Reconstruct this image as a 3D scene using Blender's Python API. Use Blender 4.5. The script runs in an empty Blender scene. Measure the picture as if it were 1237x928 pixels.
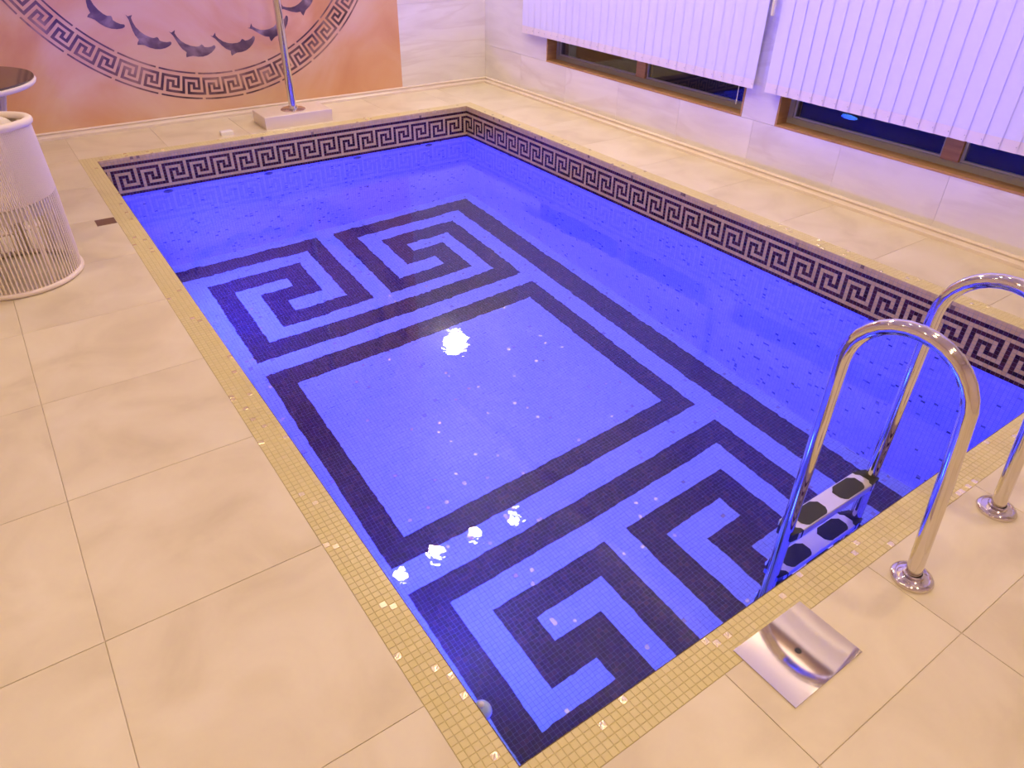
import bpy, math, random
from mathutils import Vector, Matrix
random.seed(7)
PI = math.pi
scene = bpy.context.scene
COL = scene.collection

# ------------------------------------------------------------------ camera
CAM = Vector((-3.49711, -5.65644, 1.58028))
R_ = Vector((0.81905237, -0.57347554, 0.016704))
U_ = Vector((0.3147601, 0.47350957, 0.82262675))
F_ = Vector((0.47966582, 0.66851664, -0.56833635))
cd = bpy.data.cameras.new('camera')
cd.sensor_fit = 'HORIZONTAL'
cd.sensor_width = 36.0
cd.lens = 861.579 / 1237.0 * 36.0
cd.clip_start = 0.02
cam = bpy.data.objects.new('camera', cd)
COL.objects.link(cam)
m = Matrix((R_, U_, -F_)).transposed().to_4x4()
m.translation = CAM
cam.matrix_world = m
scene.camera = cam

# ------------------------------------------------------------------ world, exposure
w = bpy.data.worlds.new('night_sky')
w.use_nodes = True
w.node_tree.nodes['Background'].inputs[0].default_value = (0.02, 0.025, 0.06, 1)
w.node_tree.nodes['Background'].inputs[1].default_value = 0.15
scene.world = w
vs = scene.view_settings
vs.view_transform = 'Standard'
vs.look = 'None'
vs.exposure = 0.0
vs.gamma = 1.0
vs.use_curve_mapping = False
cy = scene.cycles
cy.max_bounces = 10
cy.diffuse_bounces = 4
cy.glossy_bounces = 6
cy.transmission_bounces = 10
cy.sample_clamp_indirect = 4.0
cy.blur_glossy = 0.5
cy.use_denoising = True

# light levels of the lamps built below
P_DOWN = 9.6        # warm ceiling downlights
P_SPOT = 11.0        # the row of four spots
P_POOL = 160.0       # blue underwater lamps
P_SCONCE = 8.0
P_BLIND_FILL = 13.0       # two added ceiling fill lamps that brighten the blinds
WARM = (1.0, 0.76, 0.44)
BLUE = (0.015, 0.019, 1.0)

# ------------------------------------------------------------------ dimensions (metres; origin = far right pool corner at deck level)
W, L = 2.998, 5.018          # pool
ZW, ZF = -0.2645, -1.74      # water level, pool floor
XR, YF = 0.68, 0.73          # right wall, far wall
XL, YN = -5.6, -7.6          # left wall, near wall
ZC = 3.3
P = 0.0212                   # mosaic pitch along
S = 0.0205                   # mosaic pitch down
CP = 0.1015                  # coping width

# ------------------------------------------------------------------ materials
def new_mat(name):
    mt = bpy.data.materials.new(name)
    mt.use_nodes = True
    nt = mt.node_tree
    return mt, nt, nt.nodes['Principled BSDF']

def node(nt, typ, **kw):
    n = nt.nodes.new(typ)
    for k, v in kw.items():
        setattr(n, k, v)
    return n

def plain(name, col, rough=0.5, metal=0.0, **kw):
    mt, nt, b = new_mat(name)
    b.inputs['Base Color'].default_value = (*col, 1)
    b.inputs['Roughness'].default_value = rough
    b.inputs['Metallic'].default_value = metal
    for k, v in kw.items():
        b.inputs[k.replace('_', ' ')].default_value = v
    return mt

def stone(name, stops, scale=(1, 1, 1), nscale=2.0, rough=0.35, detail=8, distort=0.6, vein=None, vein_scale=1.2, vein_w=0.03, tint=0.0, space='Object'):
    """marble: layered noise through a ramp, optional thin veins, optional tint per slab"""
    mt, nt, b = new_mat(name)
    tc = node(nt, 'ShaderNodeTexCoord')
    geo = node(nt, 'ShaderNodeNewGeometry')
    mp = node(nt, 'ShaderNodeMapping')
    mp.inputs['Scale'].default_value = scale
    nt.links.new(geo.outputs['Position'], mp.inputs['Vector'])
    oi = node(nt, 'ShaderNodeObjectInfo')
    vec = mp.outputs['Vector']
    if tint > 0:
        cmb = node(nt, 'ShaderNodeVectorMath', operation='SCALE')
        cmb.inputs[0].default_value = (13.1, 7.7, 3.3)
        nt.links.new(oi.outputs['Random'], cmb.inputs['Scale'])
        ad = node(nt, 'ShaderNodeVectorMath', operation='ADD')
        nt.links.new(mp.outputs['Vector'], ad.inputs[0])
        nt.links.new(cmb.outputs[0], ad.inputs[1])
        vec = ad.outputs[0]
    nz = node(nt, 'ShaderNodeTexNoise')
    nz.inputs['Scale'].default_value = nscale
    nz.inputs['Detail'].default_value = detail
    nz.inputs['Distortion'].default_value = distort
    nt.links.new(vec, nz.inputs['Vector'])
    rp = node(nt, 'ShaderNodeValToRGB')
    e = rp.color_ramp.elements
    e[0].position, e[0].color = stops[0][0], (*stops[0][1], 1)
    e[1].position, e[1].color = stops[-1][0], (*stops[-1][1], 1)
    for pos, c in stops[1:-1]:
        k = e.new(pos)
        k.color = (*c, 1)
    nt.links.new(nz.outputs['Fac'], rp.inputs['Fac'])
    out = rp.outputs['Color']
    if vein:
        n2 = node(nt, 'ShaderNodeTexNoise')
        n2.inputs['Scale'].default_value = vein_scale
        n2.inputs['Detail'].default_value = 6
        n2.inputs['Distortion'].default_value = 1.2
        nt.links.new(vec, n2.inputs['Vector'])
        s1 = node(nt, 'ShaderNodeMath', operation='SUBTRACT')
        s1.inputs[1].default_value = 0.5
        nt.links.new(n2.outputs['Fac'], s1.inputs[0])
        s2 = node(nt, 'ShaderNodeMath', operation='ABSOLUTE')
        nt.links.new(s1.outputs[0], s2.inputs[0])
        s3 = node(nt, 'ShaderNodeMapRange')
        s3.inputs['From Min'].default_value = 0.0
        s3.inputs['From Max'].default_value = vein_w
        s3.inputs['To Min'].default_value = 0.55
        s3.inputs['To Max'].default_value = 0.0
        nt.links.new(s2.outputs[0], s3.inputs['Value'])
        mx = node(nt, 'ShaderNodeMix', data_type='RGBA')
        mx.inputs[7].default_value = (*vein, 1)
        nt.links.new(s3.outputs[0], mx.inputs[0])
        nt.links.new(out, mx.inputs[6])
        out = mx.outputs[2]
    if tint > 0:
        hv = node(nt, 'ShaderNodeHueSaturation')
        mr = node(nt, 'ShaderNodeMapRange')
        mr.inputs['To Min'].default_value = 1 - tint
        mr.inputs['To Max'].default_value = 1 + tint
        nt.links.new(oi.outputs['Random'], mr.inputs['Value'])
        nt.links.new(mr.outputs[0], hv.inputs['Value'])
        nt.links.new(out, hv.inputs['Color'])
        out = hv.outputs['Color']
    nt.links.new(out, b.inputs['Base Color'])
    b.inputs['Roughness'].default_value = rough
    return mt

def tile_mat(name, c0, c1, rough=0.25, metal=0.0, c2=None):
    """mosaic: colour drawn per tile from the face attribute 'tint'"""
    mt, nt, b = new_mat(name)
    at = node(nt, 'ShaderNodeAttribute')
    at.attribute_name = 'tint'
    rp = node(nt, 'ShaderNodeValToRGB')
    e = rp.color_ramp.elements
    e[0].color = (*c0, 1)
    e[1].color = (*c1, 1)
    if c2:
        k = e.new(0.75)
        k.color = (*c2, 1)
    nt.links.new(at.outputs['Fac'], rp.inputs['Fac'])
    nt.links.new(rp.outputs['Color'], b.inputs['Base Color'])
    b.inputs['Roughness'].default_value = rough
    b.inputs['Metallic'].default_value = metal
    return mt

M = {}
M['deck'] = stone('cream_marble', [(0.32, (0.62, 0.53, 0.37)), (0.5, (0.695, 0.605, 0.44)), (0.68, (0.74, 0.655, 0.50))], nscale=3.4, rough=0.36, detail=10, tint=0.02)
M['deck_grout'] = plain('deck_grout', (0.62, 0.52, 0.38), 0.8)
M['wall_stone'] = stone('pale_travertine', [(0.25, (0.66, 0.60, 0.56)), (0.5, (0.76, 0.71, 0.67)), (0.8, (0.84, 0.80, 0.77))], scale=(1.0, 1.0, 5.0), nscale=1.3, rough=0.3, vein=(0.66, 0.59, 0.54), vein_scale=0.5, vein_w=0.04, tint=0.05)
M['skirt'] = stone('skirting_marble', [(0.3, (0.74, 0.62, 0.52)), (0.7, (0.82, 0.71, 0.62))], nscale=3, rough=0.25)
M['onyx'] = stone('orange_onyx', [(0.28, (0.58, 0.27, 0.11)), (0.45, (0.66, 0.36, 0.18)), (0.6, (0.70, 0.45, 0.28)), (0.78, (0.74, 0.54, 0.40))], scale=(0.9, 1, 1.1), nscale=0.9, rough=0.35, distort=1.6)
M['inlay'] = stone('dark_inlay', [(0.33, (0.06, 0.025, 0.028)), (0.52, (0.17, 0.085, 0.07)), (0.7, (0.38, 0.22, 0.15))], nscale=5, rough=0.35, detail=4)
M['dolphin'] = stone('dolphin_inlay', [(0.33, (0.07, 0.035, 0.045)), (0.52, (0.15, 0.09, 0.095)), (0.7, (0.34, 0.24, 0.23))], nscale=7, rough=0.35, detail=4)
M['ceiling'] = plain('ceiling_paint', (0.86, 0.80, 0.72), 0.8)
M['paint'] = plain('wall_paint', (0.78, 0.66, 0.54), 0.7)
M['tile_light'] = tile_mat('mosaic_white', (0.50, 0.59, 0.56), (0.56, 0.65, 0.61), 0.18)
M['tile_dark'] = tile_mat('mosaic_dark', (0.036, 0.012, 0.016), (0.12, 0.046, 0.042), 0.18, c2=(0.06, 0.02, 0.042))
M['tile_wall'] = tile_mat('mosaic_wall_white', (0.52, 0.47, 0.68), (0.60, 0.54, 0.75), 0.18)
M['tile_speck'] = tile_mat('mosaic_speckle', (0.12, 0.11, 0.12), (0.34, 0.31, 0.32), 0.2)
M['tile_gold'] = tile_mat('mosaic_gold', (0.86, 0.80, 0.52), (1.0, 0.96, 0.70), 0.12, 0.6)
M['tile_beige'] = tile_mat('mosaic_beige', (0.62, 0.44, 0.21), (0.70, 0.52, 0.27), 0.25)
M['tile_brown'] = tile_mat('mosaic_brown', (0.025, 0.006, 0.010), (0.09, 0.025, 0.03), 0.2)
M['tile_umber'] = tile_mat('mosaic_umber', (0.22, 0.14, 0.09), (0.36, 0.25, 0.16), 0.25)
M['coping'] = plain('coping_tile', (0.64, 0.545, 0.27), 0.28)
M['coping_b'] = plain('coping_tile_pale', (0.66, 0.565, 0.295), 0.28)
M['coping_gold'] = plain('coping_tile_gold', (0.98, 0.86, 0.56), 0.24, 0.7)
M['coping_grout'] = plain('coping_grout', (0.52, 0.435, 0.20), 0.8)
M['grout'] = plain('pool_grout', (0.20, 0.19, 0.24), 0.7)
M['chrome'] = plain('polished_steel', (0.74, 0.69, 0.64), 0.08, 1.0)
M['mirror'] = plain('mirror_steel', (0.88, 0.86, 0.83), 0.05, 1.0)
M['brushed'] = plain('tread_steel', (0.80, 0.78, 0.78), 0.28, 0.7)
M['rubber'] = plain('black_rubber', (0.015, 0.013, 0.012), 0.55)
M['white_plastic'] = plain('white_plastic', (0.82, 0.78, 0.74), 0.4)
M['rope'] = plain('white_cord', (0.86, 0.75, 0.66), 0.7)
M['cushion'] = plain('seat_pad', (0.80, 0.72, 0.66), 0.85)
M['table_glass'] = plain('brown_glass', (0.07, 0.04, 0.025), 0.08)
M['brown_plate'] = plain('brown_metal', (0.20, 0.11, 0.07), 0.45, 0.3)
M['slat'] = plain('blind_fabric', (0.76, 0.73, 0.88), 0.75)
M['weight'] = plain('blind_hem_fabric', (0.82, 0.72, 0.68), 0.8)
M['wood'] = stone('reveal_wood', [(0.3, (0.38, 0.20, 0.09)), (0.7, (0.52, 0.30, 0.14))], scale=(1, 1, 8), nscale=4, rough=0.45)
M['frame'] = plain('window_frame_grey', (0.36, 0.35, 0.34), 0.4)
M['gasket'] = plain('gasket_blue_grey', (0.45, 0.46, 0.52), 0.4)
M['dark_ground'] = plain('outside_ground', (0.015, 0.014, 0.014), 0.9)
M['pelmet'] = plain('pelmet_bronze', (0.22, 0.12, 0.06), 0.4)
M['float'] = plain('float_plastic', (0.45, 0.55, 0.62), 0.15, 0.0)
M['jet'] = plain('jet_plastic', (0.10, 0.10, 0.12), 0.3)

def emit(name, col, strength):
    mt, nt, b = new_mat(name)
    b.inputs['Base Color'].default_value = (*col, 1)
    b.inputs['Emission Color'].default_value = (*col, 1)
    b.inputs['Emission Strength'].default_value = strength
    return mt
M['lamp_warm'] = emit('lamp_diffuser', (1.0, 0.86, 0.66), 30.0)
M['lamp_spot'] = emit('spot_lens', (1.0, 0.93, 0.82), 60.0)
M['lamp_sconce'] = emit('sconce_glass', (1.0, 0.92, 0.80), 45.0)
M['lamp_blue'] = emit('pool_lamp_lens', (0.10, 0.35, 1.0), 40.0)
M['strip'] = emit('cove_strip', (1.0, 0.80, 0.58), 75.0)

def glass_mat(name, ior, col=(1, 1, 1), rough=0.0):
    mt, nt, b = new_mat(name)
    b.inputs['Base Color'].default_value = (*col, 1)
    b.inputs['Transmission Weight'].default_value = 1.0
    b.inputs['IOR'].default_value = ior
    b.inputs['Roughness'].default_value = rough
    return mt
M['pane'] = glass_mat('window_glass', 1.5, (0.9, 0.95, 0.97))
M['water'] = glass_mat('pool_water', 1.333, (0.96, 0.98, 1.0))
nt = M['water'].node_tree
b = nt.nodes['Principled BSDF']
geo = node(nt, 'ShaderNodeNewGeometry')
n1 = node(nt, 'ShaderNodeTexNoise')
n1.inputs['Scale'].default_value = 5.0
n1.inputs['Detail'].default_value = 3.0
n2 = node(nt, 'ShaderNodeTexNoise')
n2.inputs['Scale'].default_value = 30.0
n2.inputs['Detail'].default_value = 2.0
nt.links.new(geo.outputs['Position'], n1.inputs['Vector'])
nt.links.new(geo.outputs['Position'], n2.inputs['Vector'])
mx = node(nt, 'ShaderNodeMath', operation='MULTIPLY_ADD')
mx.inputs[1].default_value = 0.10
nt.links.new(n2.outputs['Fac'], mx.inputs[0])
nt.links.new(n1.outputs['Fac'], mx.inputs[2])
bp = node(nt, 'ShaderNodeBump')
bp.inputs['Strength'].default_value = 1.0
bp.inputs['Distance'].default_value = 0.0014
nt.links.new(mx.outputs[0], bp.inputs['Height'])
nt.links.new(bp.outputs['Normal'], b.inputs['Normal'])

# ------------------------------------------------------------------ mesh helpers
class MB:
    def __init__(self):
        self.v, self.f, self.mi, self.t = [], [], [], []
    def face(self, pts, mi=0, t=0.5):
        n = len(self.v)
        self.v += [tuple(p) for p in pts]
        self.f.append(tuple(range(n, n + len(pts))))
        self.mi.append(mi)
        self.t.append(t)
    def box(self, x0, x1, y0, y1, z0, z1, mi=0, t=0.5, ch=0.0):
        n = len(self.v)
        if ch:
            self.v += [(x0, y0, z0), (x1, y0, z0), (x1, y1, z0), (x0, y1, z0),
                       (x0, y0, z1 - ch), (x1, y0, z1 - ch), (x1, y1, z1 - ch), (x0, y1, z1 - ch),
                       (x0 + ch, y0 + ch, z1), (x1 - ch, y0 + ch, z1), (x1 - ch, y1 - ch, z1), (x0 + ch, y1 - ch, z1)]
            fs = [(0, 3, 2, 1), (8, 9, 10, 11)]
            for a in range(4):
                c = (a + 1) % 4
                fs += [(a, c, c + 4, a + 4), (a + 4, c + 4, c + 8, a + 8)]
        else:
            self.v += [(x0, y0, z0), (x1, y0, z0), (x1, y1, z0), (x0, y1, z0), (x0, y0, z1), (x1, y0, z1), (x1, y1, z1), (x0, y1, z1)]
            fs = [(0, 3, 2, 1), (4, 5, 6, 7), (0, 1, 5, 4), (1, 2, 6, 5), (2, 3, 7, 6), (3, 0, 4, 7)]
        for f in fs:
            self.f.append(tuple(i + n for i in f))
            self.mi.append(mi)
            self.t.append(t)
        return self
    def tube(self, pts, r, seg=12, closed=False, caps=True):
        pts = [Vector(p) for p in pts]
        rs = r if isinstance(r, (list, tuple)) else [r] * len(pts)
        n = len(self.v)
        k = len(pts)
        ref = None
        for i, p in enumerate(pts):
            if closed:
                d = pts[(i + 1) % k] - pts[i - 1]
            else:
                d = pts[min(i + 1, k - 1)] - pts[max(i - 1, 0)]
            d.normalize()
            if ref is None:
                ref = Vector((0, 0, 1)) if abs(d.z) < 0.9 else Vector((1, 0, 0))
            a = d.cross(ref).normalized()
            bb = a.cross(d).normalized()
            ref = bb
            for j in range(seg):
                an = 2 * PI * j / seg
                self.v.append(tuple(p + (a * math.cos(an) + bb * math.sin(an)) * rs[i]))
        for i in range(k if closed else k - 1):
            i2 = (i + 1) % k
            for j in range(seg):
                j2 = (j + 1) % seg
                self.f.append((n + i * seg + j, n + i2 * seg + j, n + i2 * seg + j2, n + i * seg + j2))
                self.mi.append(0)
                self.t.append(0.5)
        if caps and not closed:
            self.f.append(tuple(n + j for j in range(seg)))
            self.f.append(tuple(n + (k - 1) * seg + j for j in reversed(range(seg))))
            self.mi += [0, 0]
            self.t += [0.5, 0.5]
        return self
    def lathe(self, prof, seg=32, c=(0, 0, 0), axis='Z'):
        """prof: (radius, height) from one end to the other"""
        n = len(self.v)
        for r, h in prof:
            for j in range(seg):
                an = 2 * PI * j / seg
                a, b_ = max(r, 1e-5) * math.cos(an), max(r, 1e-5) * math.sin(an)
                p = (a, b_, h) if axis == 'Z' else ((h, a, b_) if axis == 'X' else (a, h, b_))
                self.v.append((p[0] + c[0], p[1] + c[1], p[2] + c[2]))
        for i in range(len(prof) - 1):
            for j in range(seg):
                j2 = (j + 1) % seg
                self.f.append((n + i * seg + j, n + i * seg + j2, n + (i + 1) * seg + j2, n + (i + 1) * seg + j))
                self.mi.append(0)
                self.t.append(0.5)
        return self
    def mesh(self, name, mats, smooth=False, tint=False):
        me = bpy.data.meshes.new(name)
        me.from_pydata(self.v, [], self.f)
        for mt in (mats if isinstance(mats, (list, tuple)) else [mats]):
            me.materials.append(mt)
        me.polygons.foreach_set('material_index', self.mi)
        if tint:
            at = me.attributes.new('tint', 'FLOAT', 'FACE')
            at.data.foreach_set('value', self.t)
        if smooth:
            me.polygons.foreach_set('use_smooth', [True] * len(self.f))
        me.update()
        return me

def link(name, me, parent=None, loc=None, kind=None):
    o = bpy.data.objects.new(name, me)
    COL.objects.link(o)
    if parent is not None:
        o.parent = parent
        if parent.type == 'EMPTY' and loc is None:
            # part meshes are written in world coordinates: cancel the empty's own place
            o.matrix_parent_inverse = parent.matrix_basis.inverted() if parent.parent is None else parent.matrix_world.inverted()
    if loc is not None:
        o.location = loc
    if kind:
        o['kind'] = kind
    return o

def build(mb, name, mat, parent=None, smooth=False, kind=None, tint=False, angle=None):
    me = mb.mesh(name, mat, smooth, tint)
    if angle is not None:
        me.set_sharp_from_angle(angle=math.radians(angle))
    return link(name, me, parent, None, kind)

def thing(name, label, cat, loc=(0, 0, 0), group=None, kind=None):
    o = bpy.data.objects.new(name, None)
    o.empty_display_size = 0.1
    COL.objects.link(o)
    o.location = loc
    o['label'], o['category'] = label, cat
    if group:
        o['group'] = group
    if kind:
        o['kind'] = kind
    return o

def tag(o, label, cat, group=None):
    o['label'], o['category'] = label, cat
    if group:
        o['group'] = group
    return o

def struct(name, mb, mat, label=None, **kw):
    o = build(mb, name, mat, None, kind='structure', **kw)
    if label:
        o['label'] = label
    return o

def light(name, typ, loc, direction, col, power, parent, size=0.1, spread=None):
    ld = bpy.data.lights.new(name, typ)
    ld.color = col
    ld.energy = power
    if typ == 'AREA':
        ld.shape = 'DISK'
        ld.size = size
        if spread:
            ld.spread = math.radians(spread)
    else:
        ld.shadow_soft_size = size
    if name == 'underwater_light':
        ld.cycles.is_caustics_light = True
    o = bpy.data.objects.new(name, ld)
    COL.objects.link(o)
    o.parent = parent
    o.matrix_parent_inverse = parent.matrix_basis.inverted()
    o.location = loc
    o.rotation_euler = Vector(direction).to_track_quat('-Z', 'Y').to_euler()
    return o

# ================================================================== SETTING
# floor bed under the slabs, open over the pool
fb = MB()
for (x0, x1, y0, y1) in ((XL, -W - CP, YN, YF), (-W - CP, XR, YN, -L - CP), (CP, XR, -L - CP, YF), (-W - CP, CP, CP, YF)):
    fb.box(x0, x1, y0, y1, -0.16, -0.003)
floor = struct('floor', fb, M['deck_grout'], 'cream marble slab deck around the pool')

def slabs(parent, xs, ys, name='slab', mat=M['deck'], z0=-0.016, z1=0.0, g=0.0008):
    for i in range(len(xs) - 1):
        for j in range(len(ys) - 1):
            b = MB().box(xs[i] + g, xs[i + 1] - g, ys[j] + g, ys[j + 1] - g, z0, z1, ch=0.0008)
            build(b, name, mat, parent)
def steps(a, b, ref, d):
    k = math.ceil((a + 0.03 - ref) / d)
    out = [a]
    while ref + k * d < b - 0.03:
        out.append(ref + k * d)
        k += 1
    return out + [b]
slabs(floor, [XL, -4.896, -4.288, -3.68, -W - CP], steps(YN, YF, -4.167, 0.608))
slabs(floor, [-W - CP, -2.448, -1.84, -1.232, -0.624, -0.016, XR], [YN, -7.216, -6.608, -6.0, -5.392, -L - CP])
slabs(floor, [CP, XR], steps(-L - CP, YF, -3.3, 0.608))
slabs(floor, steps(-W - CP, CP, -1.9, 0.608), [CP, YF])

# ceiling
cb = MB().box(XL - 0.1, XR + 0.3, YN - 0.1, YF + 0.1, ZC, ZC + 0.1)
struct('ceiling', cb, M['ceiling'], 'pale warm painted ceiling')
struct('wall_left', MB().box(XL - 0.12, XL, YN, YF, -0.16, ZC), M['paint'], 'warm beige painted wall')
struct('wall_near', MB().box(XL - 0.12, XR + 0.2, YN - 0.12, YN, -0.16, ZC), M['paint'], 'warm beige painted wall behind the deck')

# far wall with stone slabs right and left of the mural
wf = struct('wall_far', MB().box(XL - 0.12, XR + 0.3, YF + 0.012, YF + 0.2, -0.16, ZC), M['wall_stone'], 'pale travertine wall behind the pool')
def wall_slab_y(x0, x1, z0, z1, parent):
    g = 0.0008
    build(MB().box(x0 + g, x1 - g, YF, YF + 0.012, z0 + g, z1 - g), 'slab', M['wall_stone'], parent)
for z0, z1 in ((0, 0.74), (0.74, 1.6), (1.6, 2.46), (2.46, ZC)):
    wall_slab_y(-0.25, XR, z0, z1, wf)
    wall_slab_y(XL, -4.5, z0, z1, wf)
    wall_slab_y(-4.5, -3.482, z0, z1, wf)
build(MB().box(-3.482, -0.25, YF, YF + 0.012, 3.285, ZC), 'slab', M['wall_stone'], wf)
build(MB().box(-3.482, -0.25, YF, YF + 0.012, 0, 0.045), 'slab', M['wall_stone'], wf)

# right wall: stone slabs, two window openings
WIN = [(-2.445, -0.255), (-4.91, -2.72)]
SILL, HEAD = 0.345, 2.75
WT = 0.26
wr = MB()
wr.box(XR + 0.012, XR + WT, YN, YF + 0.2, -0.16, SILL)
wr.box(XR + 0.012, XR + WT, YN, YF + 0.2, HEAD, ZC)
ys_ = [YN, WIN[1][0], WIN[1][1], WIN[0][0], WIN[0][1], YF + 0.2]
for k in (0, 2, 4):
    wr.box(XR + 0.012, XR + WT, ys_[k], ys_[k + 1], SILL, HEAD)
wright = struct('wall_right', wr, M['wall_stone'], 'pale travertine wall with two windows')
def wall_slab_x(y0, y1, z0, z1, parent):
    g = 0.0008
    build(MB().box(XR, XR + 0.012, y0 + g, y1 - g, z0 + g, z1 - g), 'slab', M['wall_stone'], parent)
jy = [YN, -7.24, -6.57, -5.90, -5.23, -4.56, -3.89, -3.22, -2.55, -1.88, -1.21, -0.54, 0.13, YF]
for a, c in zip(jy[:-1], jy[1:]):
    wall_slab_x(a, c, 0, SILL, wright)
for a, c in ((YN, -6.2), (-6.2, WIN[1][0]), (WIN[1][1], WIN[0][0]), (WIN[0][1], YF)):
    for z0, z1 in ((SILL, 1.15), (1.15, 1.95), (1.95, HEAD)):
        wall_slab_x(a, c, z0, z1, wright)

# moulded skirtings
def skirt(name, pts, label):
    prof = [(0.0, 0.0), (0.030, 0.0), (0.030, 0.018), (0.022, 0.024), (0.016, 0.034), (0.016, 0.040), (0.022, 0.046), (0.018, 0.053), (0.0, 0.055)]
    mb = MB()
    (ax, ay), (bx, by), (nx, ny) = pts
    for i in range(len(prof) - 1):
        (d0, h0), (d1, h1) = prof[i], prof[i + 1]
        mb.face([(ax + nx * d0, ay + ny * d0, h0), (bx + nx * d0, by + ny * d0, h0), (bx + nx * d1, by + ny * d1, h1), (ax + nx * d1, ay + ny * d1, h1)])
    for (ex, ey) in ((ax, ay), (bx, by)):
        mb.face([(ex + nx * d, ey + ny * d, h) for d, h in prof])
    return struct(name, mb, M['skirt'], label)
skirt('baseboard_far', ((XR, YF), (XL, YF), (0, -1)), 'cream marble moulded skirting along the far wall')
skirt('baseboard_right', ((XR, YN), (XR, YF), (-1, 0)), 'cream marble moulded skirting along the window wall')

# windows
for n, (y0, y1) in enumerate(WIN):
    t = thing('window_%d' % (n + 1), ['window with timber reveal beside the corner of the room', 'window with timber reveal and blue lamp glint in the glass'][n], 'window', (XR, (y0 + y1) / 2, SILL), kind='structure')
    del t['category']
    rv = MB()
    rv.box(XR - 0.002, XR + 0.10, y0, y1, SILL, SILL + 0.014)
    rv.box(XR - 0.002, XR + 0.10, y0, y0 + 0.014, SILL + 0.014, HEAD)
    rv.box(XR - 0.002, XR + 0.10, y1 - 0.014, y1, SILL + 0.014, HEAD)
    rv.box(XR - 0.002, XR + 0.10, y0 + 0.014, y1 - 0.014, HEAD - 0.014, HEAD)
    build(rv, 'reveal', M['wood'], t)
    ym = (y0 + y1) / 2 + (0.0 if n == 0 else 0.0)
    fr = MB()
    f0, f1 = XR + 0.10, XR + 0.17
    fr.box(f0, f1, y0, y1, SILL, SILL + 0.05)
    fr.box(f0, f1, y0, y1, HEAD - 0.05, HEAD)
    fr.box(f0, f1, y0, y0 + 0.05, SILL + 0.05, HEAD - 0.05)
    fr.box(f0, f1, y1 - 0.05, y1, SILL + 0.05, HEAD - 0.05)
    build(fr, 'window_frame', M['frame'], t)
    mu = MB().box(f0 - 0.012, f1, ym - 0.05, ym + 0.05, SILL + 0.05, HEAD - 0.05)
    build(mu, 'mullion', M['wood'], t)
    for (a, c) in ((y0 + 0.05, ym - 0.05), (ym + 0.05, y1 - 0.05)):
        gk = MB()
        gk.box(f0 + 0.01, f0 + 0.03, a, a + 0.016, SILL + 0.05, HEAD - 0.05)
        gk.box(f0 + 0.01, f0 + 0.03, c - 0.016, c, SILL + 0.05, HEAD - 0.05)
        gk.box(f0 + 0.01, f0 + 0.03, a + 0.016, c - 0.016, SILL + 0.05, SILL + 0.062)
        build(gk, 'gasket', M['gasket'], t)
        pn = MB().box(f0 + 0.015, f0 + 0.021, a + 0.004, c - 0.004, SILL + 0.052, HEAD - 0.052)
        build(pn, 'pane', M['pane'], t)
# dark ground outside the windows
struct('ground_outside', MB().box(XR + WT, XR + 9, YN - 3, YF + 6, -0.3, -0.2), M['dark_ground'], 'dark night ground outside the windows')

# ================================================================== POOL
pool = thing('swimming_pool', 'sunken rectangular pool lined with dark and white meander mosaic', 'pool', (-W / 2, -L / 2, ZF))
# shell behind the mosaic
sh = MB()
zt_ = -0.012
sh.face([(-W, 0, ZF), (-W, -L, ZF), (0, -L, ZF), (0, 0, ZF)])
sh.face([(-W, 0, zt_), (0, 0, zt_), (0, 0, ZF), (-W, 0, ZF)])
sh.face([(0, 0, zt_), (0, -L, zt_), (0, -L, ZF), (0, 0, ZF)])
sh.face([(0, -L, zt_), (-W, -L, zt_), (-W, -L, ZF), (0, -L, ZF)])
sh.face([(-W, -L, zt_), (-W, 0, zt_), (-W, 0, ZF), (-W, -L, ZF)])
build(sh, 'shell', M['grout'], pool)

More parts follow.
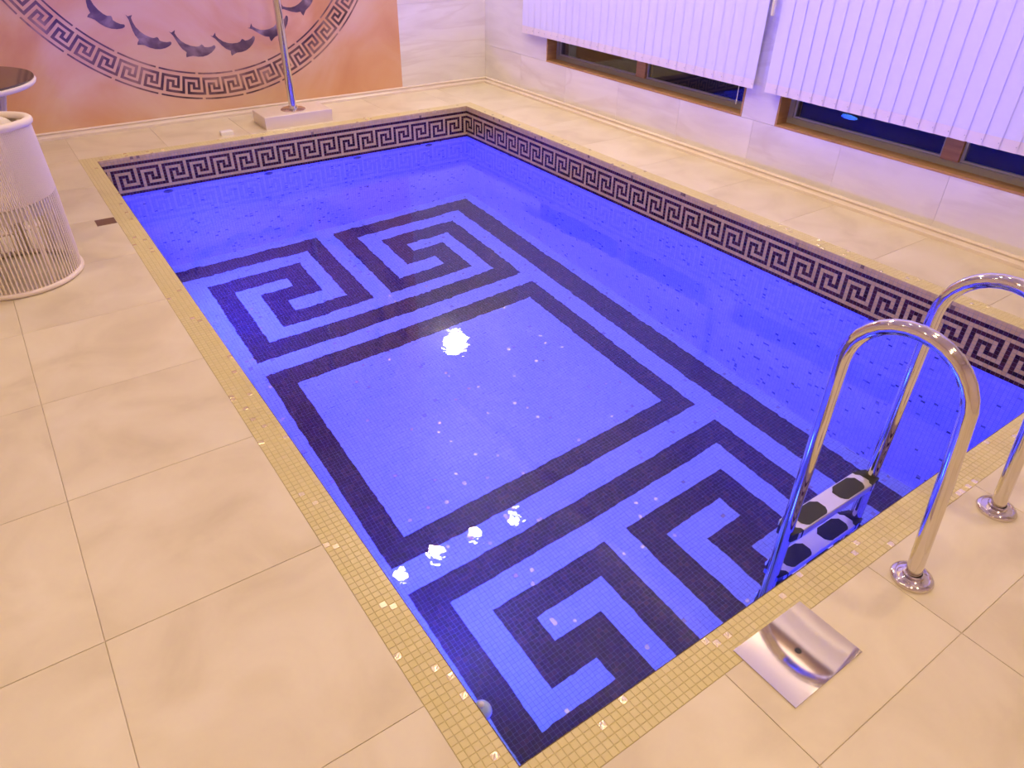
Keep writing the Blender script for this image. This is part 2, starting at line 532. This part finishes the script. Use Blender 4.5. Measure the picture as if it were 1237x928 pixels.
KEY = ['1111111.', '1.....1.', '1.111.1.', '1.1.1.1.', '1.1.111.', '1.1.....', '1.111111']
U0 = -0.0571
def frieze_dark(col, row):
    if row in (-2, 8):
        return True
    if 0 <= row <= 6:
        return KEY[row][col % 8] == '1'
    return False
def wall_pt(side, u, z, e):
    """u runs left to right as one faces the wall from inside the pool; e = distance out of the wall"""
    if side == 'far':
        return (u, -e, z)
    if side == 'right':
        return (-e, -u, z)
    if side == 'near':
        return (-(u - L), -L + e, z)
    return (-W + e, u + W, z)
RANGE = {'far': (-W, 0), 'right': (0, L), 'near': (L, L + W), 'left': (-W - L, -W)}
FZ = -4 * S
for side, (ua, ub) in RANGE.items():
    fr_, wl = MB(), MB()
    k0, k1 = math.floor((ua - U0) / P), math.ceil((ub - U0) / P)
    g = 0.0007
    rows_low = int((ZW - ZF) / S) + 2
    for k in range(k0, k1):
        a, c = max(U0 + k * P, ua), min(U0 + (k + 1) * P, ub)
        if c - a < 0.004:
            continue
        for row in range(-4, 9):
            z1 = FZ - row * S
            z0 = z1 - S
            dk = frieze_dark(k, row)
            mi = 1 if dk else (2 if (row < -2 and random.random() < 0.02) else 0)
            tt = random.random()
            e = 0.0022
            q = [wall_pt(side, uu, zz, e) for uu, zz in ((a + g, z1 - g), (c - g, z1 - g), (c - g, z0 + g), (a + g, z0 + g))]
            q = [q[0], q[3], q[2], q[1]]
            fr_.face(q, mi, tt)
        for row in range(9, 9 + rows_low):
            z1 = FZ - row * S
            z0 = max(z1 - S, ZF)
            if z1 - z0 < 0.004:
                continue
            mi = 1 if random.random() < 0.026 else 0
            q = [wall_pt(side, uu, zz, 0.002) for uu, zz in ((a + g, z1 - g), (c - g, z1 - g), (c - g, z0 + g), (a + g, z0 + g))]
            q = [q[0], q[3], q[2], q[1]]
            wl.face(q, mi, random.random())
    o = build(fr_, 'meander_frieze', [M['tile_beige'], M['tile_brown'], M['tile_umber']], pool, kind='stuff', tint=True)
    o['label'] = 'beige mosaic frieze with a dark brown meander'
    build(wl, 'wall_mosaic', [M['tile_wall'], M['tile_speck']], pool, kind='stuff', tint=True)

# floor mosaic: dark meander bands on white
ax = dict(a0=.10, a1=.28, b0=.425, b1=.58, c0=.715, c1=.87, d0=.985, d1=1.14, e0=1.28, e1=1.43)
A0, A1, B0, B1, C0, C1, D0, D1, E0, E1, F0, F1 = .11, .283, .425, .59, .722, .885, 1.03, 1.18, 1.325, 1.48, 1.64, 1.795
X_ = ax
HX, HY = W / 2, L / 2
DARK = [(X_['a0'], X_['a1'], A0, HY), (X_['a0'], X_['e1'], A0, A1), (X_['e0'], X_['e1'], A0, D1), (X_['c0'], X_['e1'], D0, D1),
        (X_['c0'], X_['c1'], C0, D1), (X_['c0'], X_['d1'], C0, C1), (X_['d0'], X_['d1'], B0, C1), (X_['b0'], X_['d1'], B0, B1),
        (X_['b0'], X_['b1'], B0, E1), (X_['b0'], HX, E0, E1), (X_['b0'], HX, F0, F1), (X_['b0'], X_['b1'], F0, HY)]
def floor_dark(x, y):
    x = min(x, W - x)
    y = min(y, L - y)
    return any(r[0] <= x <= r[1] and r[2] <= y <= r[3] for r in DARK)
fl = MB()
g = 0.0007
nx, ny = int(W / P) + 1, int(L / P) + 1
for i in range(nx):
    xa, xb = i * P, min((i + 1) * P, W)
    if xb - xa < 0.004:
        continue
    for j in range(ny):
        ya, yb = j * P, min((j + 1) * P, L)
        if yb - ya < 0.004:
            continue
        dk = floor_dark((xa + xb) / 2, (ya + yb) / 2)
        z = ZF + 0.002
        if dk:
            mi = 1
        else:
            mi = 2 if random.random() < 0.011 else 0
        dz = [0, 0, 0, 0]
        if mi == 2:
            sx, sy = random.uniform(-0.0012, 0.0012), random.uniform(-0.0012, 0.0012)
            dz = [-sx - sy, sx - sy, sx + sy, -sx + sy]
        fl.face([(-W + xa + g, -yb + g, z + dz[0] + .001), (-W + xb - g, -yb + g, z + dz[1] + .001), (-W + xb - g, -ya - g, z + dz[2] + .001), (-W + xa + g, -ya - g, z + dz[3] + .001)], mi, random.random())
o = build(fl, 'floor_mosaic', [M['tile_light'], M['tile_dark'], M['tile_gold']], pool, kind='stuff', tint=True)
o['label'] = 'pool floor mosaic with dark meander scrolls on white'

# coping of small yellow tiles: the largest in view as tiles of their own, the rest joined
cb_ = MB()
for (x0, x1, y0, y1) in ((-W - CP, -W, -L - CP, CP), (0, CP, -L - CP, CP), (-W, 0, -L - CP, -L), (-W, 0, 0, CP)):
    cb_.box(x0, x1, y0, y1, -0.03, -0.0012)
coping = build(cb_, 'coping', M['coping_grout'], pool)
coping['label'] = 'yellow mosaic coping around the pool edge'
CT = CP / 5
cells = []
nL, nW = int((L + 2 * CP) / CT), int(W / CT)
pL, pW = (L + 2 * CP) / nL, W / nW
for i in range(5):
    for j in range(nL):
        y = -L - CP + (j + 0.5) * pL
        cells.append((-W - CP + (i + 0.5) * CT, y))
        cells.append((CP - (i + 0.5) * CT, y))
    for j in range(nW):
        x = -W + (j + 0.5) * pW
        cells.append((x, -L - CP + (i + 0.5) * CT))
        cells.append((x, (i + 0.5) * CT))
def seen(c):
    d = Vector((c[0], c[1], 0)) - CAM
    z = d.dot(F_)
    if z < 0.1:
        return 0
    px, py = 618.5 + 861.6 * d.dot(R_) / z, 464 - 861.6 * d.dot(U_) / z
    return (1 / z) if (-5 < px < 1242 and -5 < py < 933) else 0
order = sorted(range(len(cells)), key=lambda i: -seen(cells[i]))
hb = 0.5 * CT - 0.0007
unit = MB().box(-hb, hb, -hb, hb, -0.006, 0.0, ch=0.0010)
me_c = [unit.mesh('coping_tile', M['coping']), unit.mesh('coping_tile_pale', M['coping_b']), None]
gold_meshes = []
for v in range(6):
    u = MB().box(-hb, hb, -hb, hb, -0.006, 0.0, ch=0.0010)
    # hand-cut gold glass: uneven face of small facets
    u.f.pop(1); u.mi.pop(1); u.t.pop(1)
    n0 = len(u.v)
    w_ = hb - 0.001
    K = 4
    for a in range(K + 1):
        for c in range(K + 1):
            inner = 0 < a < K and 0 < c < K
            u.v.append((-w_ + 2 * w_ * a / K + (random.uniform(-.0012, .0012) if inner else 0), -w_ + 2 * w_ * c / K + (random.uniform(-.0012, .0012) if inner else 0), random.uniform(-0.0006, 0.0016) if inner else 0.0))
    for a in range(K):
        for c in range(K):
            p0 = n0 + a * (K + 1) + c
            u.f += [(p0, p0 + K + 1, p0 + K + 2), (p0, p0 + K + 2, p0 + 1)]
            u.mi += [0, 0]; u.t += [.5, .5]
    gold_meshes.append(u.mesh('coping_tile_gold', M['coping_gold']))
rest = MB()
for rank, i in enumerate(order):
    x, y = cells[i]
    gold = random.random() < 0.035
    if rank < 300:
        me = random.choice(gold_meshes) if gold else me_c[random.random() < 0.4]
        link('tile', me, coping, (x, y, 0))
    else:
        rest.box(x - hb, x + hb, y - hb, y + hb, -0.006, 0.0, mi=2 if gold else int(random.random() < 0.4), ch=0.0010)
build(rest, 'tile_field', [M['coping'], M['coping_b'], M['coping_gold']], coping, kind='stuff')
for o in coping.children:                    # tiles are placed in world coordinates
    o.matrix_parent_inverse = Matrix.Translation((W / 2, L / 2, -ZF)) @ Matrix.Translation((-W / 2, -L / 2, ZF))

# return jets under the water line on the far wall
for x in (-2.601, -1.848, -1.088, -0.402):
    j = MB().lathe([(0.0, 0.0), (0.036, 0.0), (0.036, -0.008), (0.026, -0.014), (0.014, -0.012), (0.012, -0.004), (0.0, -0.004)], 20, (x, 0, -0.325), 'Y')
    build(j, 'return_jet', M['jet'], pool, smooth=True, angle=35)

# water body
wb0 = MB().box(-W - 0.004, 0.004, -L - 0.004, 0.004, ZF - 0.004, ZW)
wb = MB()
for f in wb0.f:
    wb.face([wb0.v[i] for i in f])
water = build(wb, 'pool_water', M['water'], smooth=True)
water.cycles.is_caustics_caster = True
tag(water, 'still clear water filling the mosaic pool', 'water')

# underwater lamps in the left pool wall, and one added fill in the near wall
LAMPS = [((-W, -0.95, -1.2), 'X', (1, -0.15, 0.05), 0.85, 'round blue underwater lamp in the long pool wall below the mural end'),
         ((-W, -4.05, -1.2), 'X', (1, 1.1, 0.12), 1.0, 'round blue underwater lamp in the long pool wall near the float'),
         ((-2.35, -L, -0.62), 'Y', (0.12, 1, 0.75), 1.7, 'added blue underwater fill lamp in the short pool wall beside the ladder')]  # added fill that throws blue light up at the mural
for (x, y, z), axis, aim, k, lab in LAMPS:
    t = thing('underwater_lamp', lab, 'lamp', (x, y, z), 'underwater lamps')
    off = (0.002, 0, 0) if axis == 'X' else (0, 0.002, 0)
    c = (x + off[0], y + off[1], z)
    build(MB().lathe([(0.0, 0.0), (0.13, 0.0), (0.135, 0.006), (0.13, 0.014), (0.105, 0.018), (0.10, 0.012)], 32, c, axis), 'lamp_ring', M['chrome'], t, smooth=True, angle=35)
    build(MB().lathe([(0.10, 0.012), (0.07, 0.019), (0.03, 0.022), (0.0, 0.022)], 28, c, axis), 'lens', M['lamp_blue'], t, smooth=True)
    light('underwater_light', 'AREA', (x + 20 * off[0], y + 20 * off[1], z), aim, BLUE, P_POOL * k, t, 0.18)

# float at the near corner
fo = thing('float', 'small round grey-blue float against the pool edge by the near corner', 'float', (-2.905, -4.728, -0.29))
build(MB().lathe([(0.0, -0.03), (0.015, -0.026), (0.027, -0.012), (0.030, 0.0), (0.027, 0.012), (0.017, 0.024), (0.006, 0.029), (0.0, 0.03)], 24, (-2.912, -4.728, -0.266)), 'ball', M['float'], fo, smooth=True)
build(MB().lathe([(0.0, 0.026), (0.008, 0.027), (0.009, 0.034), (0.0, 0.036)], 16, (-2.912, -4.728, -0.266)), 'cap', M['white_plastic'], fo, smooth=True)

# ================================================================== MURAL on the far wall
MX, MZ = -1.866, 1.670
YM = YF - 0.004
mural = thing('mural_panel', 'orange onyx wall panel with a ring of dolphins and a dark meander', 'mural', (MX, YF, 0.045))
build(MB().box(-3.482, -0.25, YM, YF + 0.012, 0.047, 3.283), 'stone_panel', M['onyx'], mural)
def ring_pt(r, deg, e=0.0):
    a = math.radians(deg)
    return (MX + r * math.sin(a), YM - e, MZ - r * math.cos(a))
def plate(outline, e, mb):
    """thin raised piece from an outline of (r, degrees)"""
    n = len(mb.v)
    k = len(outline)
    mb.v += [ring_pt(r, d, e) for r, d in outline] + [ring_pt(r, d, -0.001) for r, d in outline]
    mb.f.append(tuple(n + i for i in range(k))); mb.mi.append(0); mb.t.append(.5)
    for i in range(k):
        j = (i + 1) % k
        mb.f.append((n + i, n + k + i, n + k + j, n + j)); mb.mi.append(0); mb.t.append(.5)
KP = 360.0 / 58
KR0, KR1 = 1.362, 1.492
rs_ = (KR1 - KR0) / 7
cs_ = KP / 8
for k in range(58):
    mb = MB()
    th = -0.407 + k * KP
    # runs of the key: rows then columns
    def run(r0, r1, c0, c1):
        n = max(1, int((c1 - c0) / 2))
        outl = [(KR0 + r0 * rs_, th + (c0 + (c1 - c0) * i / n) * cs_) for i in range(n + 1)] + [(KR0 + r1 * rs_, th + (c1 - (c1 - c0) * i / n) * cs_) for i in range(n + 1)]
        plate(outl, 0.002, mb)
    run(0, 1, 0, 7); run(1, 7, 0, 1); run(1, 5, 6, 7); run(4, 5, 4, 6); run(2, 4, 4, 5); run(2, 3, 2, 4); run(3, 7, 2, 3); run(6, 7, 3, 8)
    build(mb, 'meander_key', M['inlay'], mural)
for (r0, r1, ph) in ((1.326, 1.338, -8.2), (1.514, 1.526, -6.6)):
    for k in range(29):
        a, c = ph + k * 2 * KP + 0.45, ph + (k + 1) * 2 * KP - 0.45
        mb = MB()
        plate([(r0, a + (c - a) * i / 6) for i in range(7)] + [(r1, c - (c - a) * i / 6) for i in range(7)], 0.002, mb)
        build(mb, 'ring_line', M['inlay'], mural)
DOL = [(1.060, -17.9), (1.064, -16.9), (1.040, -15.65), (1.063, -15.7), (1.085, -14.7), (1.108, -13.3), (1.124, -11.6), (1.134, -9.8), (1.138, -7.8), (1.135, -6.6),
       (1.120, -5.5), (1.126, -5.0), (1.139, -4.5), (1.141, -3.2), (1.137, -1.8), (1.127, -0.7), (1.133, -0.3), (1.144, -0.3), (1.160, -0.9), (1.181, -2.2),
       (1.198, -3.8), (1.208, -5.5), (1.210, -7.3), (1.206, -9.1), (1.212, -10.2), (1.221, -11.3), (1.204, -11.4), (1.184, -11.2), (1.165, -12.7), (1.140, -13.9), (1.112, -15.0), (1.082, -16.2), (1.072, -16.9)]
for k in range(22):
    mb = MB()
    plate([(r, d + 360.0 / 22 * k) for r, d in DOL], 0.002, mb)
    build(mb, 'dolphin', M['dolphin'], mural)

# ================================================================== SHOWER AND SMALL THINGS ON THE FAR LEDGE
stp = tag(build(MB().box(-1.758, -1.202, 0.148, 0.44, 0.0, 0.095, ch=0.004), 'plinth', M['skirt']), 'low cream marble block under the shower pole', 'block')
px_, py_ = -1.475, 0.285
sp = thing('shower', 'chrome shower column standing on a low marble block', 'shower', (px_, py_, 0.095))
arc = [(px_, py_, 0.105), (px_, py_, 0.8), (px_, py_, 1.6), (px_, py_, 2.05)]
for i in range(1, 9):
    a = PI * i / 8 * 0.9
    arc.append((px_, py_ - 0.16 * (1 - math.cos(a)), 2.05 + 0.16 * math.sin(a)))
build(MB().tube(arc, 0.030, 20), 'pole', M['chrome'], sp, smooth=True, angle=50)
build(MB().lathe([(0.0, 0.095), (0.098, 0.095), (0.098, 0.100), (0.090, 0.105), (0.040, 0.108), (0.036, 0.125), (0.0, 0.125)], 32, (px_, py_, 0)), 'flange', M['chrome'], sp, smooth=True, angle=35)
e_ = arc[-1]
build(MB().lathe([(0.0, 0.03), (0.03, 0.03), (0.09, 0.0), (0.09, -0.012), (0.0, -0.012)], 28, (e_[0], e_[1], e_[2] - 0.03)), 'shower_head', M['chrome'], sp, smooth=True, angle=35)
build(MB().lathe([(0.0, -0.05), (0.022, -0.05), (0.022, -0.015), (0.0, -0.015)], 20, (px_, py_ - 0.02, 1.1), 'Y'), 'tap', M['chrome'], sp, smooth=True, angle=35)
tag(build(MB().box(-2.10, -2.01, 0.165, 0.215, 0.0, 0.033, ch=0.006), 'soap_block', M['white_plastic']), 'small white block lying on the ledge beside the shower block', 'block')
dp = thing('drain_plate', 'small brown rectangular plate set in the deck by the coping', 'plate', (-3.147, -1.197, 0))
build(MB().box(-3.205, -3.104, -1.245, -1.150, -0.004, 0.003, ch=0.001), 'lid', M['brown_plate'], dp)
fr2 = MB()
for a in range(4):
    fr2.box(-3.198 + a * .024, -3.182 + a * .024, -1.238, -1.157, 0.0028, 0.0034)
build(fr2, 'grating', M['brown_plate'], dp)

# ================================================================== SKIMMER LID
sk = thing('skimmer_lid', 'polished square steel lid with a finger hole beside the ladder', 'lid', (-2.246, -5.182, 0))
x0, x1, y0, y1 = -2.381, -2.111, -5.277, -5.088
N = 16
mb = MB()
HOLE = (-2.246, -5.183, 0.0085)
for i in range(N + 1):
    for j in range(N + 1):
        u, v = i / N, j / N
        z = 0.0042 + 0.0005 * math.sin(PI * u) * (0.4 + 0.6 * math.sin(PI * v))
        mb.v.append((x0 + (x1 - x0) * u, y0 + (y1 - y0) * v, z))
for i in range(N):
    for j in range(N):
        a = i * (N + 1) + j
        mb.f.append((a, a + N + 1, a + N + 2, a + 1)); mb.mi.append(0); mb.t.append(.5)
build(mb, 'lid', M['mirror'], sk, smooth=True)
build(MB().box(x0, x1, y0, y1, -0.004, 0.0034), 'lid_edge', M['chrome'], sk)
build(MB().lathe([(0.0, 0.0052), (0.0085, 0.0052), (0.0090, 0.0042)], 20, (HOLE[0], HOLE[1], 0)), 'finger_hole', M['rubber'], sk)

# ================================================================== LADDER
lad = thing('pool_ladder', 'polished steel pool ladder with two arched handrails and padded treads', 'ladder', (-1.535, -5.215, 0))
RAILX = (-1.777, -1.292)
YD, YP = -5.215, -4.828
for rx in RAILX:
    pts = [(rx, YD, 0.0), (rx, YD + 0.012, 0.15), (rx, YD + 0.028, 0.35), (rx, YD + 0.042, 0.50)]
    cyc, czc, ra = (YD + 0.045 + YP) / 2, 0.525, (YP - (YD + 0.045)) / 2
    for i in range(0, 17):
        a = PI - PI * i / 16
        pts.append((rx, cyc + ra * math.cos(a), czc + ra * 1.0 * math.sin(a)))
    pts += [(rx, YP, 0.40), (rx, YP - 0.002, 0.1), (rx, YP - 0.004, -0.3), (rx, YP - 0.006, -0.8), (rx, YP - 0.008, -1.12)]
    rl = build(MB().tube(pts, 0.0215, 24), 'handrail', M['chrome'], lad, smooth=True, angle=50)
    build(MB().lathe([(0.0, 0.0), (0.056, 0.0), (0.058, 0.006), (0.054, 0.013), (0.046, 0.015), (0.044, 0.012), (0.034, 0.013), (0.0285, 0.016), (0.0280, 0.024), (0.0225, 0.026)], 36, (rx, YD, 0.0)), 'flange', M['chrome'], lad, smooth=True, angle=50)
    build(MB().lathe([(0.0, -0.035), (0.014, -0.033), (0.022, -0.02), (0.024, 0.0), (0.0225, 0.02), (0.0, 0.02)], 20, (rx, YP - 0.008, -1.13)), 'foot_cap', M['rubber'], lad, smooth=True)
def pad_outline(cx, cy, hx, hy):
    n = 0.010
    return [(cx - hx + 2 * n, cy - hy), (cx + hx - 2 * n, cy - hy), (cx + hx - n, cy - hy + n * .6), (cx + hx, cy - hy + 2 * n), (cx + hx, cy + hy - 1.6 * n), (cx + hx - n, cy + hy - n), (cx + hx - 2.4 * n, cy + hy),
            (cx - hx + 2.4 * n, cy + hy), (cx - hx + n, cy + hy - n), (cx - hx, cy + hy - 1.6 * n), (cx - hx, cy - hy + 2 * n), (cx - hx + n, cy - hy + n * .6)]
for z in (-0.14, -0.40, -0.66, -0.92):
    y0, y1 = YP - 0.036, YP + 0.044
    xa, xb = RAILX[0] + 0.024, RAILX[1] - 0.024
    tb = MB()
    tb.box(xa, xb, y0, y1, z - 0.028, z, ch=0.003)
    tr = build(tb, 'tread', M['brushed'], lad)
    for cx in (xa + 0.110, xb - 0.110):
        ol = pad_outline(cx, (y0 + y1) / 2, 0.066, 0.034)
        pb = MB()
        k = len(ol)
        pb.v += [(x, y, z - 0.001) for x, y in ol] + [(x, y, z + 0.0025) for x, y in ol]
        pb.f.append(tuple(range(k, 2 * k))); pb.mi.append(0); pb.t.append(.5)
        for i in range(k):
            pb.f.append((i, (i + 1) % k, k + (i + 1) % k, k + i)); pb.mi.append(0); pb.t.append(.5)
        o = build(pb, 'grip_pad', M['rubber'], tr)
    for rx, s in ((RAILX[0], 1), (RAILX[1], -1)):
        xo, xi = rx - s * 0.006, rx + s * 0.046
        ol = [(xo, YP - 0.030), (xi, y0 - 0.001), (xi, y0 + 0.012), (rx + s * 0.034, y0 + 0.022), (rx + s * 0.034, y1 - 0.022), (xi, y1 - 0.012), (xi, y1 + 0.001), (xo, YP + 0.026)]
        if s < 0:
            ol = ol[::-1]
        eb = MB()
        k = len(ol)
        eb.v += [(x, y, z - 0.031) for x, y in ol] + [(x, y, z + 0.0025) for x, y in ol]
        eb.f += [tuple(range(k))[::-1], tuple(range(k, 2 * k))]
        eb.mi += [0, 0]; eb.t += [.5, .5]
        for i in range(k):
            eb.f.append((i, (i + 1) % k, k + (i + 1) % k, k + i)); eb.mi.append(0); eb.t.append(.5)
        build(eb, 'end_cap', M['rubber'], tr)

# ================================================================== CHAIR AND TABLE
CX, CY = -3.626, -1.705
ch = thing('barrel_chair', 'white corded barrel chair with an open strand base', 'chair', (CX, CY, 0))
def rim(a):          # a measured from the back of the chair (towards the near wall)
    return 0.683 + 0.045 * (0.5 + 0.5 * math.cos(a))
def on_ring(r, a, z):
    return (CX + r * math.sin(a), CY - r * math.cos(a), z)
RB, RT = 0.270, 0.262
build(MB().tube([on_ring(RB, 2 * PI * i / 64, 0.013) for i in range(64)], 0.013, 10, closed=True), 'base_ring', M['rope'], ch, smooth=True)
build(MB().tube([on_ring(RT, 2 * PI * i / 64, rim(2 * PI * i / 64)) for i in range(64)], 0.017, 10, closed=True), 'top_rim', M['rope'], ch, smooth=True)
build(MB().tube([on_ring(RT - .006, 2 * PI * i / 64, 0.40) for i in range(64)], 0.008, 8, closed=True), 'seat_ring', M['rope'], ch, smooth=True)
build(MB().lathe([(0.0, 0.33), (0.25, 0.33), (0.262, 0.335), (0.262, 0.395), (0.25, 0.41), (0.0, 0.415)], 48, (CX, CY, 0)), 'seat', M['cushion'], ch, smooth=True, angle=40)
st = MB()
for i in range(96):
    a = 2 * PI * i / 96
    st.tube([on_ring(RB, a, 0.013), on_ring(RB + .001, a, 0.40)], 0.0042, 6, caps=False)
o = build(st, 'lower_cords', M['rope'], ch, smooth=True, kind='stuff')
st = MB()
for i in range(210):
    a = 2 * PI * i / 210
    st.tube([on_ring(RB + .001, a, 0.40), on_ring(RT, a, rim(a))], 0.0038, 6, caps=False)
o = build(st, 'upper_cords', M['rope'], ch, smooth=True, kind='stuff')
for i in range(8):
    a = 2 * PI * (i + 0.65) / 8
    build(MB().tube([on_ring(RB - .004, a, 0.013), on_ring(RT - .004, a, rim(a))], 0.0075, 8), 'post', M['rope'], ch, smooth=True)
pil = []
for i in range(13):
    t_ = -0.17 + 0.34 * i / 12
    pil.append((CX + 0.02 + t_, CY + 0.17, 0.62))
build(MB().tube([(CX + 0.16 * math.cos(a), CY + 0.10 + 0.15 * math.sin(a), 0.65) for a in [PI * i / 14 for i in range(-1, 16)]], [0.02] + [0.045] * 15 + [0.02], 14), 'cushion', M['cushion'], ch, smooth=True)

TX, TY, TR = -3.625, -0.87, 0.385
tb = thing('round_table', 'round side table with brown glass top and white rim', 'table', (TX, TY, 0))
build(MB().lathe([(0.0, 0.731), (TR - 0.006, 0.731), (TR - 0.002, 0.735), (TR - 0.004, 0.741), (0.0, 0.742)], 64, (TX, TY, 0)), 'table_top', M['table_glass'], tb, smooth=True, angle=40)
build(MB().lathe([(TR - 0.03, 0.702), (TR - 0.010, 0.704), (TR - 0.001, 0.712), (TR + .003, 0.724), (TR - .001, 0.731), (TR - 0.03, 0.731), (TR - 0.03, 0.702)], 64, (TX, TY, 0)), 'rim', M['rope'], tb, smooth=True)
build(MB().tube([(TX + 0.25 * math.cos(2 * PI * i / 48), TY + 0.25 * math.sin(2 * PI * i / 48), 0.012) for i in range(48)], 0.012, 10, closed=True), 'base_ring', M['rope'], tb, smooth=True)
st = MB()
for i in range(72):
    a = 2 * PI * i / 72
    st.tube([(TX + 0.25 * math.cos(a), TY + 0.25 * math.sin(a), 0.012), (TX + 0.15 * math.cos(a), TY + 0.15 * math.sin(a), 0.40), (TX + 0.25 * math.cos(a), TY + 0.25 * math.sin(a), 0.73)], 0.003, 6, caps=False)
build(st, 'base_cords', M['rope'], tb, smooth=True, kind='stuff')

# ================================================================== VERTICAL BLINDS
BX = XR - 0.055
ZB, ZH, ZTOP = 0.547, 0.604, 2.95
SP = 0.0858
def blind(name_label, y_start, n, lab, rot):
    t = thing('vertical_blind', lab, 'blind', (BX, y_start - n * SP / 2, ZB))
    build(MB().box(BX - 0.025, BX + 0.025, y_start - n * SP - 0.02, y_start + 0.02, ZTOP, ZTOP + 0.045), 'headrail', M['white_plastic'], t)
    hw = 0.0455
    a = math.radians(rot)
    seg = 6
    def slat_mesh(z0, z1, off, thick, nm, mat):
        mb = MB()
        for s in (-1, 1):
            n0 = len(mb.v)
            for i in range(seg + 1):
                u = -1 + 2 * i / seg
                d = u * hw
                bow = -0.0012 * (1 - u * u)
                yy = d * math.cos(a)
                xx = d * math.sin(a) + bow + s * thick + off
                mb.v += [(xx, yy, z0), (xx, yy, z1)]
            for i in range(seg):
                q = (n0 + 2 * i, n0 + 2 * i + 2, n0 + 2 * i + 3, n0 + 2 * i + 1)
                mb.f.append(q if s > 0 else q[::-1]); mb.mi.append(0); mb.t.append(.5)
        m_ = 2 * (seg + 1)
        for i in range(seg):
            mb.f.append((2 * i, 2 * i + 2, m_ + 2 * i + 2, m_ + 2 * i)); mb.mi.append(0); mb.t.append(.5)
        me_ = mb.mesh(nm, mat, True)
        me_.set_sharp_from_angle(angle=math.radians(30))
        return me_
    ms = slat_mesh(ZB, ZTOP, 0.0, 0.0005, 'slat', M['slat'])
    mw = slat_mesh(ZB - 0.001, ZH, 0.0, 0.0021, 'hem', M['weight'])
    for k in range(n):
        y = y_start - (k + 0.5) * SP
        s = bpy.data.objects.new('slat', ms)
        COL.objects.link(s)
        s.parent = t
        s.matrix_parent_inverse = t.matrix_basis.inverted()
        s.location = (BX, y, 0)
        h = bpy.data.objects.new('hem', mw)
        COL.objects.link(h)
        h.parent = s
    # bead chain linking the hems
    cb2 = MB()
    for k in range(n):
        y = y_start - (k + 0.5) * SP
        cb2.lathe([(0, -0.003), (0.003, 0), (0, 0.003)], 6, (BX - 0.010, y - SP * 0.45, ZB + 0.030))
    build(cb2, 'chain_beads', M['frame'], t, kind='stuff')
    return t
b1 = blind('b1', 0.04, 30, 'white vertical blind nearest the room corner with nearly flush slats', 1.6)
b2 = blind('b2', -2.632, 30, 'white vertical blind with open joints between its slats', 3.4)
build(MB().tube([(BX - 0.035, -2.598, 0.985), (BX - 0.035, -2.598, 2.93)], 0.011, 10), 'wand', M['white_plastic'], b1, smooth=True, angle=50)
build(MB().tube([(BX + 0.03, -2.40, 0.42), (BX + 0.03, -2.40, 2.93)], 0.0025, 6), 'cord', M['white_plastic'], b1)

# bronze pelmet with the warm cove strip over the blinds
pm = thing('pelmet', 'bronze pelmet with a warm cove strip above the blinds', 'pelmet', (0.32, -2.6, 3.12))
build(MB().box(0.22, 0.28, -5.6, YF - 0.02, 3.10, 3.20), 'board', M['pelmet'], pm)
build(MB().box(0.235, 0.265, -5.5, YF - 0.06, 3.20, 3.206), 'strip', M['strip'], pm)

# ================================================================== LAMPS
def downlight(x, y, label, power, group, mat, r=0.055, col=WARM, spread=150, aim=(0, 0, -1)):
    t = thing('downlight', label, 'lamp', (x, y, ZC), group)
    build(MB().lathe([(r + 0.022, ZC), (r + 0.024, ZC - 0.006), (r + 0.008, ZC - 0.012), (r, ZC - 0.008)], 28, (x, y, 0)), 'trim_ring', M['chrome'], t, smooth=True)
    build(MB().lathe([(r, ZC - 0.007), (r * .5, ZC - 0.010), (0.0, ZC - 0.011)], 24, (x, y, 0)), 'lens', mat, t, smooth=True)
    light('lamp_light', 'AREA', (x, y, ZC - 0.02), aim, col, power, t, r * 2, spread)
for x, y in ((-1.66, -1.35), (-1.24, -1.31), (-0.78, -1.31), (-0.35, -1.37)):
    downlight(x, y, 'one of four ceiling spots in a row above the pool', P_SPOT, 'spots over the pool', M['lamp_spot'], 0.07, (1.0, 0.78, 0.52))
for x, y in ((-4.3, -0.6), (-4.3, -2.4), (-4.3, -4.2), (-4.3, -6.2), (-2.6, -6.2), (-0.9, -6.2), (-2.6, -4.9), (-0.9, -4.9)):
    downlight(x, y, 'round warm downlight in the ceiling over the deck', P_DOWN, 'downlights over the deck', M['lamp_warm'])
for (x, y), lab in (((-1.9, -3.3), 'added ceiling fill lamp over the pool to brighten the blinds'), ((-1.0, -3.85), 'added ceiling fill lamp over the ladder to brighten the blinds')):  # added out of view, only to lift the warm light on the blinds
    downlight(x, y, lab, P_BLIND_FILL, 'added fill lamps for the blinds', M['lamp_spot'], 0.05, (1.0, 0.78, 0.52), 130, (1.0, 0.25, -0.75))
sc = thing('wall_sconce', 'bright globe wall lamp high on the travertine wall', 'lamp', (0.12, YF, 2.25))
build(MB().lathe([(0.0, 0.0), (0.05, 0.0), (0.05, -0.02), (0.012, -0.025), (0.012, -0.08), (0.0, -0.08)], 24, (0.12, YF, 2.22), 'Y'), 'bracket', M['chrome'], sc, smooth=True, angle=35)
build(MB().lathe([(0.0, -0.15)] + [(0.15 * math.sin(PI * i / 12), -0.15 * math.cos(PI * i / 12)) for i in range(1, 12)] + [(0.0, 0.15)], 28, (0.12, YF - 0.19, 2.25)), 'globe', M['lamp_sconce'], sc, smooth=True)

# things the refracted pool light reaches
for o in bpy.data.objects:
    if o.type == 'MESH' and (o.name.split('.')[0] in ('stone_panel', 'slab', 'plinth', 'baseboard_far', 'baseboard_right', 'slat', 'hem', 'meander_key', 'dolphin', 'ring_line')):
        o.cycles.is_caustics_receiver = True
